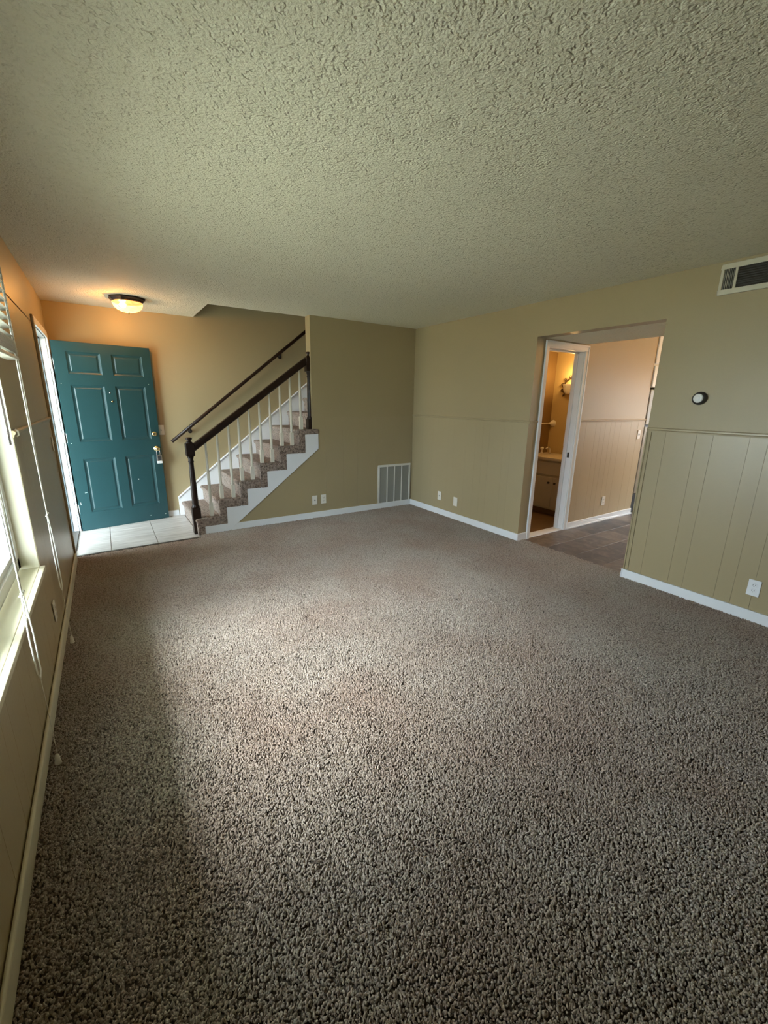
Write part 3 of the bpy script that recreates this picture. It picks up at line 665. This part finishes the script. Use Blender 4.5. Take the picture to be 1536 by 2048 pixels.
# ------------------------------------------------------------------ wall plates
def plate(kind, name, label, cat, pos, face, group=None, mat=None):
    """face: '-x','+x','-y' is the direction the plate looks"""
    mat = mat or m_plate
    group = group or {'outlet': 'duplex outlets round the rooms', 'switch': 'light switches round the rooms', 'wall plate': 'jack and blank plates low on the walls'}.get(cat)
    t = thing(name, label, cat, pos, group=group)
    rot = {'-y': 0.0, '-x': -PI/2, '+x': PI/2}[face]
    t.rotation_euler = (0, 0, rot)
    MB().box((-0.036, -0.006, -0.059), (0.036, 0.0, 0.059)).build('cover_plate', mat, t, 0.003, 2, local=True)
    if kind == 'outlet':
        for z in (-0.020, 0.020):
            r = MB().prism([(-0.016, z-0.010), (-0.010, z-0.015), (0.010, z-0.015), (0.016, z-0.010), (0.016, z+0.010), (0.010, z+0.015), (-0.010, z+0.015), (-0.016, z+0.010)], 'y', -0.0085, -0.005).build('receptacle', mat, t, local=True)
            MB().box((-0.008, -0.009, z-0.002), (-0.0055, -0.008, z+0.008)).box((0.0055, -0.009, z-0.002), (0.008, -0.008, z+0.008)).box((-0.002, -0.009, z-0.010), (0.002, -0.008, z-0.006)).build('slots', m_slot, r, local=True)
    elif kind == 'switch':
        MB().box((-0.006, -0.007, -0.012), (0.006, -0.005, 0.012)).build('switch_slot', m_louver, t, local=True)
        MB().prism([(-0.006, -0.006), (-0.016, 0.006), (-0.016, 0.010), (-0.006, 0.008)], 'x', -0.004, 0.004).build('toggle', mat, t, local=True)
    elif kind == 'double':
        for x in (-0.014, 0.014):
            MB().box((x-0.007, -0.0075, -0.012), (x+0.007, -0.005, 0.012)).build('toggle', m_louver, t, 0.001, 1, local=True)
    elif kind == 'jack':
        MB().lathe([(0.0, -0.014), (0.004, -0.014), (0.004, -0.009), (0.008, -0.009), (0.009, -0.005)], (0, 0, 0), n=12, axis='y').build('jack', m_iron, t, local=True)
    elif kind == 'phone':
        MB().box((-0.008, -0.0075, -0.008), (0.008, -0.005, 0.008)).build('jack', m_louver, t, 0.001, 1, local=True)
    return t
e = 0.006
plate('jack', 'cable_plate', 'ivory cable jack plate on the back wall, left of the outlet under the stairs', 'wall plate', (2.532, -e, 0.243), '-y')
plate('outlet', 'outlet', 'ivory duplex outlet on the back wall, right of the cable jack plate', 'outlet', (2.655, -e, 0.246), '-y')
plate('phone', 'phone_plate', 'ivory jack plate low on the right wall, nearer the corner grille', 'wall plate', (W-e, -0.66, 0.262), '-x')
plate('blank', 'blank_plate', 'ivory blank plate low on the right wall, nearer the hall opening', 'wall plate', (W-e, -0.975, 0.242), '-x')
plate('outlet', 'outlet', 'white duplex outlet on the near right wall under the air vent', 'outlet', (W-e, -4.043, 0.252), '-x', mat=m_white)
plate('double', 'switch', 'ivory double switch near the end of the hall wall by the kitchen', 'switch', (6.345, YO-e, 1.11), '-y')
plate('outlet', 'outlet', 'ivory duplex outlet low on the hall wall right of the bathroom door', 'outlet', (5.715, YO-e, 0.273), '-y')
plate('switch', 'switch', 'ivory light switch on the left wall between window and front door', 'switch', (e, -0.42, 1.10), '+x')
plate('outlet', 'outlet', 'ivory outlet low on the left wall below the window sill end', 'outlet', (e, -1.97, 0.268), '+x')
plate('switch', 'switch', 'ivory light switch on the far wall beside the teal door edge', 'switch', (0.962, YF, 1.105), '-y')

# ------------------------------------------------------------------ return air grille, vent, thermostat
gx0, gx1, gz0, gz1 = 3.49, 4.048, 0.055, 0.628
rg = thing('return_grille', 'white return air grille of four louvred columns low in the back corner', 'grille', ((gx0+gx1)/2, 0, gz0))
bd_ = 0.030; yf = -0.018
g = MB().box((gx0, yf, gz0), (gx1, -e, gz0+bd_)).box((gx0, yf, gz1-bd_), (gx1, -e, gz1)).box((gx0, yf, gz0+bd_), (gx0+bd_, -e, gz1-bd_)).box((gx1-bd_, yf, gz0+bd_), (gx1, -e, gz1-bd_))
g.build('grille_frame', m_grille, rg, 0.003, 1)
inner = (gx1-gx0-2*bd_); cw = inner/4
for k in range(1, 4):
    xk = gx0+bd_+cw*k; MB().box((xk-0.008, yf+0.001, gz0+bd_), (xk+0.008, -e, gz1-bd_)).build('mullion', m_grille, rg, 0.002, 1)
MB().box((gx0+bd_, -0.0075, gz0+bd_), (gx1-bd_, -0.0062, gz1-bd_)).build('backing', m_black, rg)
for k in range(4):
    xa, xb = gx0+bd_+cw*k+0.006, gx0+bd_+cw*(k+1)-0.006
    lv = MB(); n = 42; dz = (gz1-gz0-2*bd_)/n
    for j in range(n):
        z = gz0+bd_+dz*j
        lv.prism([(-0.0155, z), (-0.0150, z-0.0006), (-0.0078, z+dz*0.8), (-0.0083, z+dz*0.8+0.0006)], 'x', xa, xb)
    o = lv.build('louvers', m_louver, rg); o['kind'] = 'stuff'
for sx, sz in ((gx0+0.17, gz1-0.012), (gx1-0.15, gz1-0.012)):
    MB().lathe([(0.004, yf-0.001), (0.003, yf-0.003), (0.0, yf-0.003)], (sx, 0, sz), n=8, axis='y').build('screw', m_louver, rg)

sv = thing('supply_vent', 'cream ceiling-height supply vent with dark slats on the near right wall', 'vent', (W, -3.70, 2.22))
vy0, vy1, vz0, vz1 = -3.94, -3.462, 2.226, 2.420; vx = W-0.014
f = MB().box((vx, vy0, vz0), (W, vy1, vz0+0.031)).box((vx, vy0, vz1-0.031), (W, vy1, vz1)).box((vx, vy0, vz0+0.031), (W, vy0+0.02, vz1-0.031)).box((vx, vy1-0.02, vz0+0.031), (W, vy1, vz1-0.031))
f.build('vent_frame', m_ventframe, sv, 0.003, 1)
MB().box((vx, -3.560, vz0+0.031), (W, -3.544, vz1-0.031)).build('divider', m_ventframe, sv, 0.002, 1)
MB().box((W-0.003, vy0+0.02, vz0+0.031), (W, vy1-0.02, vz1-0.031)).build('duct', m_slot, sv)
for k in range(9):
    z = vz0+0.034+0.0143*k
    MB().prism([(W-0.013, z), (W-0.0125, z-0.0012), (W-0.004, z+0.009), (W-0.0045, z+0.0102)], 'y', vy0+0.02, -3.560).build('slat', m_black, sv)
for k in range(6):
    y = -3.541+0.0098*k
    MB().prism([(W-0.0125, y), (W-0.004, y+0.006), (W-0.0045, y+0.0075), (W-0.013, y+0.0012)], 'z', vz0+0.031, vz1-0.031).build('vane', m_ventframe if k in (3, 4) else m_louver, sv)

th = thing('thermostat', 'round thermostat with dark ring and silver dial on the right wall', 'thermostat', (W, -3.485, 1.539))
MB().lathe([(0.046, 0.0), (0.047, -0.012), (0.044, -0.030), (0.040, -0.036), (0.030, -0.038)], (W, -3.485, 1.539), n=28, axis='x').build('ring', m_iron, th)
MB().lathe([(0.032, -0.036), (0.031, -0.044), (0.022, -0.048), (0.019, -0.047), (0.017, -0.049), (0.0, -0.051)], (W, -3.485, 1.539), n=28, axis='x').build('dial', m_silver, th)

# ------------------------------------------------------------------ entry ceiling light
cx, cy = 0.735, 0.34
cl = thing('ceiling_light', 'octagonal dark wood ceiling light with glowing alabaster bowl above the entry', 'ceiling light', (cx, cy, H))
MB().lathe([(0.150, 0.0), (0.168, -0.006), (0.168, -0.014), (0.150, -0.026), (0.146, -0.036), (0.132, -0.046), (0.118, -0.046)], (cx, cy, H), n=8, rot0=PI/8, smooth=False).build('pan', m_darkwood, cl, 0.002, 1)
MB().lathe([(0.134, -0.044), (0.132, -0.062), (0.120, -0.088), (0.098, -0.110), (0.066, -0.126), (0.03, -0.134), (0.0, -0.135)], (cx, cy, H), n=28).build('bowl', m_bowl, cl)
MB().lathe([(0.0, -0.098), (0.016, -0.093), (0.028, -0.078), (0.026, -0.064), (0.014, -0.052), (0.0, -0.050)], (cx-0.045, cy-0.02, H), n=12).build('bulb', m_bulb, cl)
MB().lathe([(0.0, -0.152), (0.006, -0.148), (0.007, -0.140), (0.013, -0.136), (0.012, -0.132)], (cx, cy, H), n=12).build('finial', m_brass, cl)

# ------------------------------------------------------------------ bathroom door frame, vanity, sconce
bf = thing('door_2', '', '', (4.59, YO, 0)); del bf['label']; del bf['category']; struct(bf)
MB().box((4.262, YO-0.002, 0.0), (4.278, YO+0.122, 2.055)).box((4.897, YO-0.002, 0), (4.913, YO+0.122, 2.055)).box((4.262, YO-0.002, 2.04), (4.913, YO+0.122, 2.056)).build('jamb', m_white, bf, 0.002, 1)
MB().box((4.278, YO+0.065, 0.0), (4.29, YO+0.10, 2.04)).box((4.885, YO+0.065, 0), (4.897, YO+0.10, 2.04)).box((4.278, YO+0.065, 2.028), (4.897, YO+0.10, 2.04)).build('door_stop', m_white, bf, 0.002, 1)
def casing(x0, x1, z0, z1):
    mb = MB().box((x0, YO-0.014, z0), (x1, YO, z1))
    return mb
for x0, x1, i0, i1 in ((4.212, 4.270, 4.212, 4.232), (4.905, 4.966, 4.946, 4.966)):
    MB().box((x0, YO-0.012, 0.0), (x1, YO, 2.048)).box((i0, YO-0.019, 0.0), (i1, YO-0.012, 2.107)).build('casing', m_white, bf, 0.003)
MB().box((4.212, YO-0.012, 2.048), (4.966, YO, 2.107)).box((4.212, YO-0.019, 2.088), (4.966, YO-0.012, 2.107)).build('head_casing', m_white, bf, 0.003)
MB().box((4.893, YO+0.03, 0.88), (4.8972, YO+0.055, 0.94)).build('strike_plate', m_iron, bf)

vn = thing('bathroom_vanity', 'off-white bathroom vanity with cream countertop and dark knobs seen through the narrow doorway', 'vanity', (5.31, -1.4, 0))
vx0, vya, vyb = 5.31, -1.80, -0.985
MB().box((vx0+0.02, vya, 0.09), (5.83, vyb, 0.755)).build('cabinet_body', m_cab, vn, 0.003, 1)
MB().box((vx0+0.09, vya, 0.0), (5.83, vyb, 0.09)).build('toe_kick', m_bathfloor, vn)
MB().box((vx0-0.02, vya-0.01, 0.755), (5.83, vyb, 0.795)).build('countertop', m_counter, vn, 0.008, 2)
MB().box((vx0+0.002, vya+0.03, 0.56), (vx0+0.02, vyb-0.03, 0.735)).build('drawer_front', m_cab, vn, 0.004)
for ya, yb, ky in ((-1.775, -1.50, -1.545), (-1.495, -1.0, -1.45)):
    d = MB().box((vx0+0.002, ya, 0.11), (vx0+0.02, yb, 0.53)).build('vanity_door', m_cab, vn, 0.004)
    MB().lathe([(0.010, 0.002), (0.008, -0.012), (0.016, -0.020), (0.010, -0.028), (0.0, -0.029)], (vx0, ky, 0.46), n=12, axis='x').build('knob', m_iron, d)
fc = thing('faucet', 'small pale faucet handle on the bathroom countertop', 'faucet', (5.62, -1.06, 0.797))
MB().lathe([(0.020, 0.0), (0.020, 0.01), (0.010, 0.02), (0.010, 0.05), (0.024, 0.06), (0.024, 0.085), (0.0, 0.092)], (5.62, -1.06, 0.797), n=14).build('handle', m_plate, fc)
MB().tube([(5.66, -1.16, 0.797), (5.66, -1.16, 0.87), (5.62, -1.17, 0.90), (5.55, -1.18, 0.88)], 0.012, 10).build('spout', m_chrome, fc)
tr_ = thing('towel_bar', 'white towel bar with flared end bracket in the bathroom corner', 'towel bar', (5.85, -1.03, 1.215))
MB().tube([(5.85, -1.03, 1.215), (5.0, -1.03, 1.215)], 0.010, 10).build('bar', m_plate, tr_)
MB().lathe([(0.048, 0.0), (0.046, -0.008), (0.030, -0.03), (0.018, -0.06), (0.012, -0.10)], (5.85, -1.03, 1.215), n=16, axis='x').build('flange', m_plate, tr_)
plate('switch', 'switch', 'pale switch plate on the bathroom wall above the countertop', 'switch', (5.85, -1.27, 0.97), '-x')

sc = thing('bathroom_sconce', 'ornate bronze leaf wall sconce with bright glass shade in the bathroom', 'sconce', (5.85, -1.20, 1.72))
scy = -1.29
MB().lathe([(0.055, 0.0), (0.05, -0.012), (0.02, -0.02), (0.0, -0.021)], (5.85, scy, 1.70), n=16, axis='x').build('back_plate', m_rosette, sc)
arm = MB().tube([(5.84, scy, 1.70), (5.79, scy, 1.665), (5.74, scy, 1.67), (5.725, scy, 1.70)], 0.008, 8)
arm.build('arm', m_rosette, sc)
def leaf(c, ang, ln, wd):
    d = Vector((0, math.cos(ang), math.sin(ang))); n_ = Vector((0, -d.z, d.y)); c = Vector(c); o = Vector((-0.008, 0, 0))
    vs = [c, c+d*ln*0.35+n_*wd, c+d*ln+o, c+d*ln*0.35-n_*wd, c+d*ln*0.4+o*1.6]
    return MB().add(vs+[v+Vector((0.003, 0, 0)) for v in vs], [(0, 4, 1), (1, 4, 2), (2, 4, 3), (3, 4, 0), (5, 6, 9), (6, 7, 9), (7, 8, 9), (8, 5, 9), (0, 1, 6, 5), (1, 2, 7, 6), (2, 3, 8, 7), (3, 0, 5, 8)]).build('leaf', m_rosette, sc)
ang_ = lambda k: math.radians(-35+15*k)
for k in range(9):
    w = ang_(k); yy, zz = scy+0.02+0.13*math.cos(w), 1.705+0.13*math.sin(w)
    leaf((5.832, yy, zz), w+(0.6 if k % 2 else -0.5), 0.05, 0.017)
    leaf((5.832, yy, zz), w+PI/2+0.25, 0.05, 0.014)
MB().tube([(5.838, scy+0.02+0.125*math.cos(ang_(k)), 1.705+0.125*math.sin(ang_(k))) for k in range(9)], 0.006, 6).build('scroll', m_rosette, sc)
MB().lathe([(0.020, -0.02), (0.040, 0.0), (0.055, 0.04), (0.060, 0.08), (0.072, 0.11), (0.068, 0.11), (0.056, 0.08), (0.05, 0.04), (0.03, 0.0)], (5.755, scy+0.03, 1.64), n=18).build('glass_shade', m_plate, sc)
point('sconce_bulb', (5.735, scy-0.02, 1.86), (1.0, 0.60, 0.22), 5.0, 0.04)
point('bathroom_fill_light', (5.05, -1.55, 2.08), (1.0, 0.60, 0.24), 7.0, 0.08)  # added fill light without a fixture, brightens the vanity

# ------------------------------------------------------------------ kitchen sliver: refrigerator and wall cabinet
fg = thing('refrigerator', 'almond refrigerator with black gaps standing past the end of the hall wall', 'refrigerator', (6.92, -1.6, 0))
MB().box((6.472, -1.93, 0.03), (7.30, -1.22, 1.69)).build('body', m_fridge, fg, 0.006)
MB().box((6.472, -2.005, 0.29), (7.30, -1.94, 1.205)).build('fridge_door', m_fridge, fg, 0.008)
MB().box((6.472, -2.005, 1.235), (7.30, -1.94, 1.69)).build('freezer_door', m_fridge, fg, 0.008)
MB().box((6.468, -1.99, 1.205), (7.30, -1.93, 1.235)).build('door_gap', m_slot, fg)
MB().box((6.468, -1.985, 0.03), (7.30, -1.93, 0.28)).build('toe_grille', m_slot, fg)
kc = thing('wall_cabinet', 'white kitchen wall cabinet hung above the refrigerator', 'cabinet', (6.92, -1.9, 1.71))
MB().box((6.465, -1.99, 1.715), (7.40, -1.4, 2.43)).build('cabinet_body', m_cab, kc, 0.003, 1)
for za, zb in ((1.725, 1.985), (2.015, 2.42)):
    d = MB().box((6.468, -2.012, za), (6.97, -1.992, zb)).build('cabinet_door', m_white, kc, 0.004)
    MB().box((6.60, -2.016, za+0.05), (6.92, -2.0105, zb-0.05)).build('raised_panel', m_white, d, 0.004)
point('kitchen_lamp', (6.6, -3.6, 2.25), (1.0, 0.50, 0.16), 42.0, 0.10)
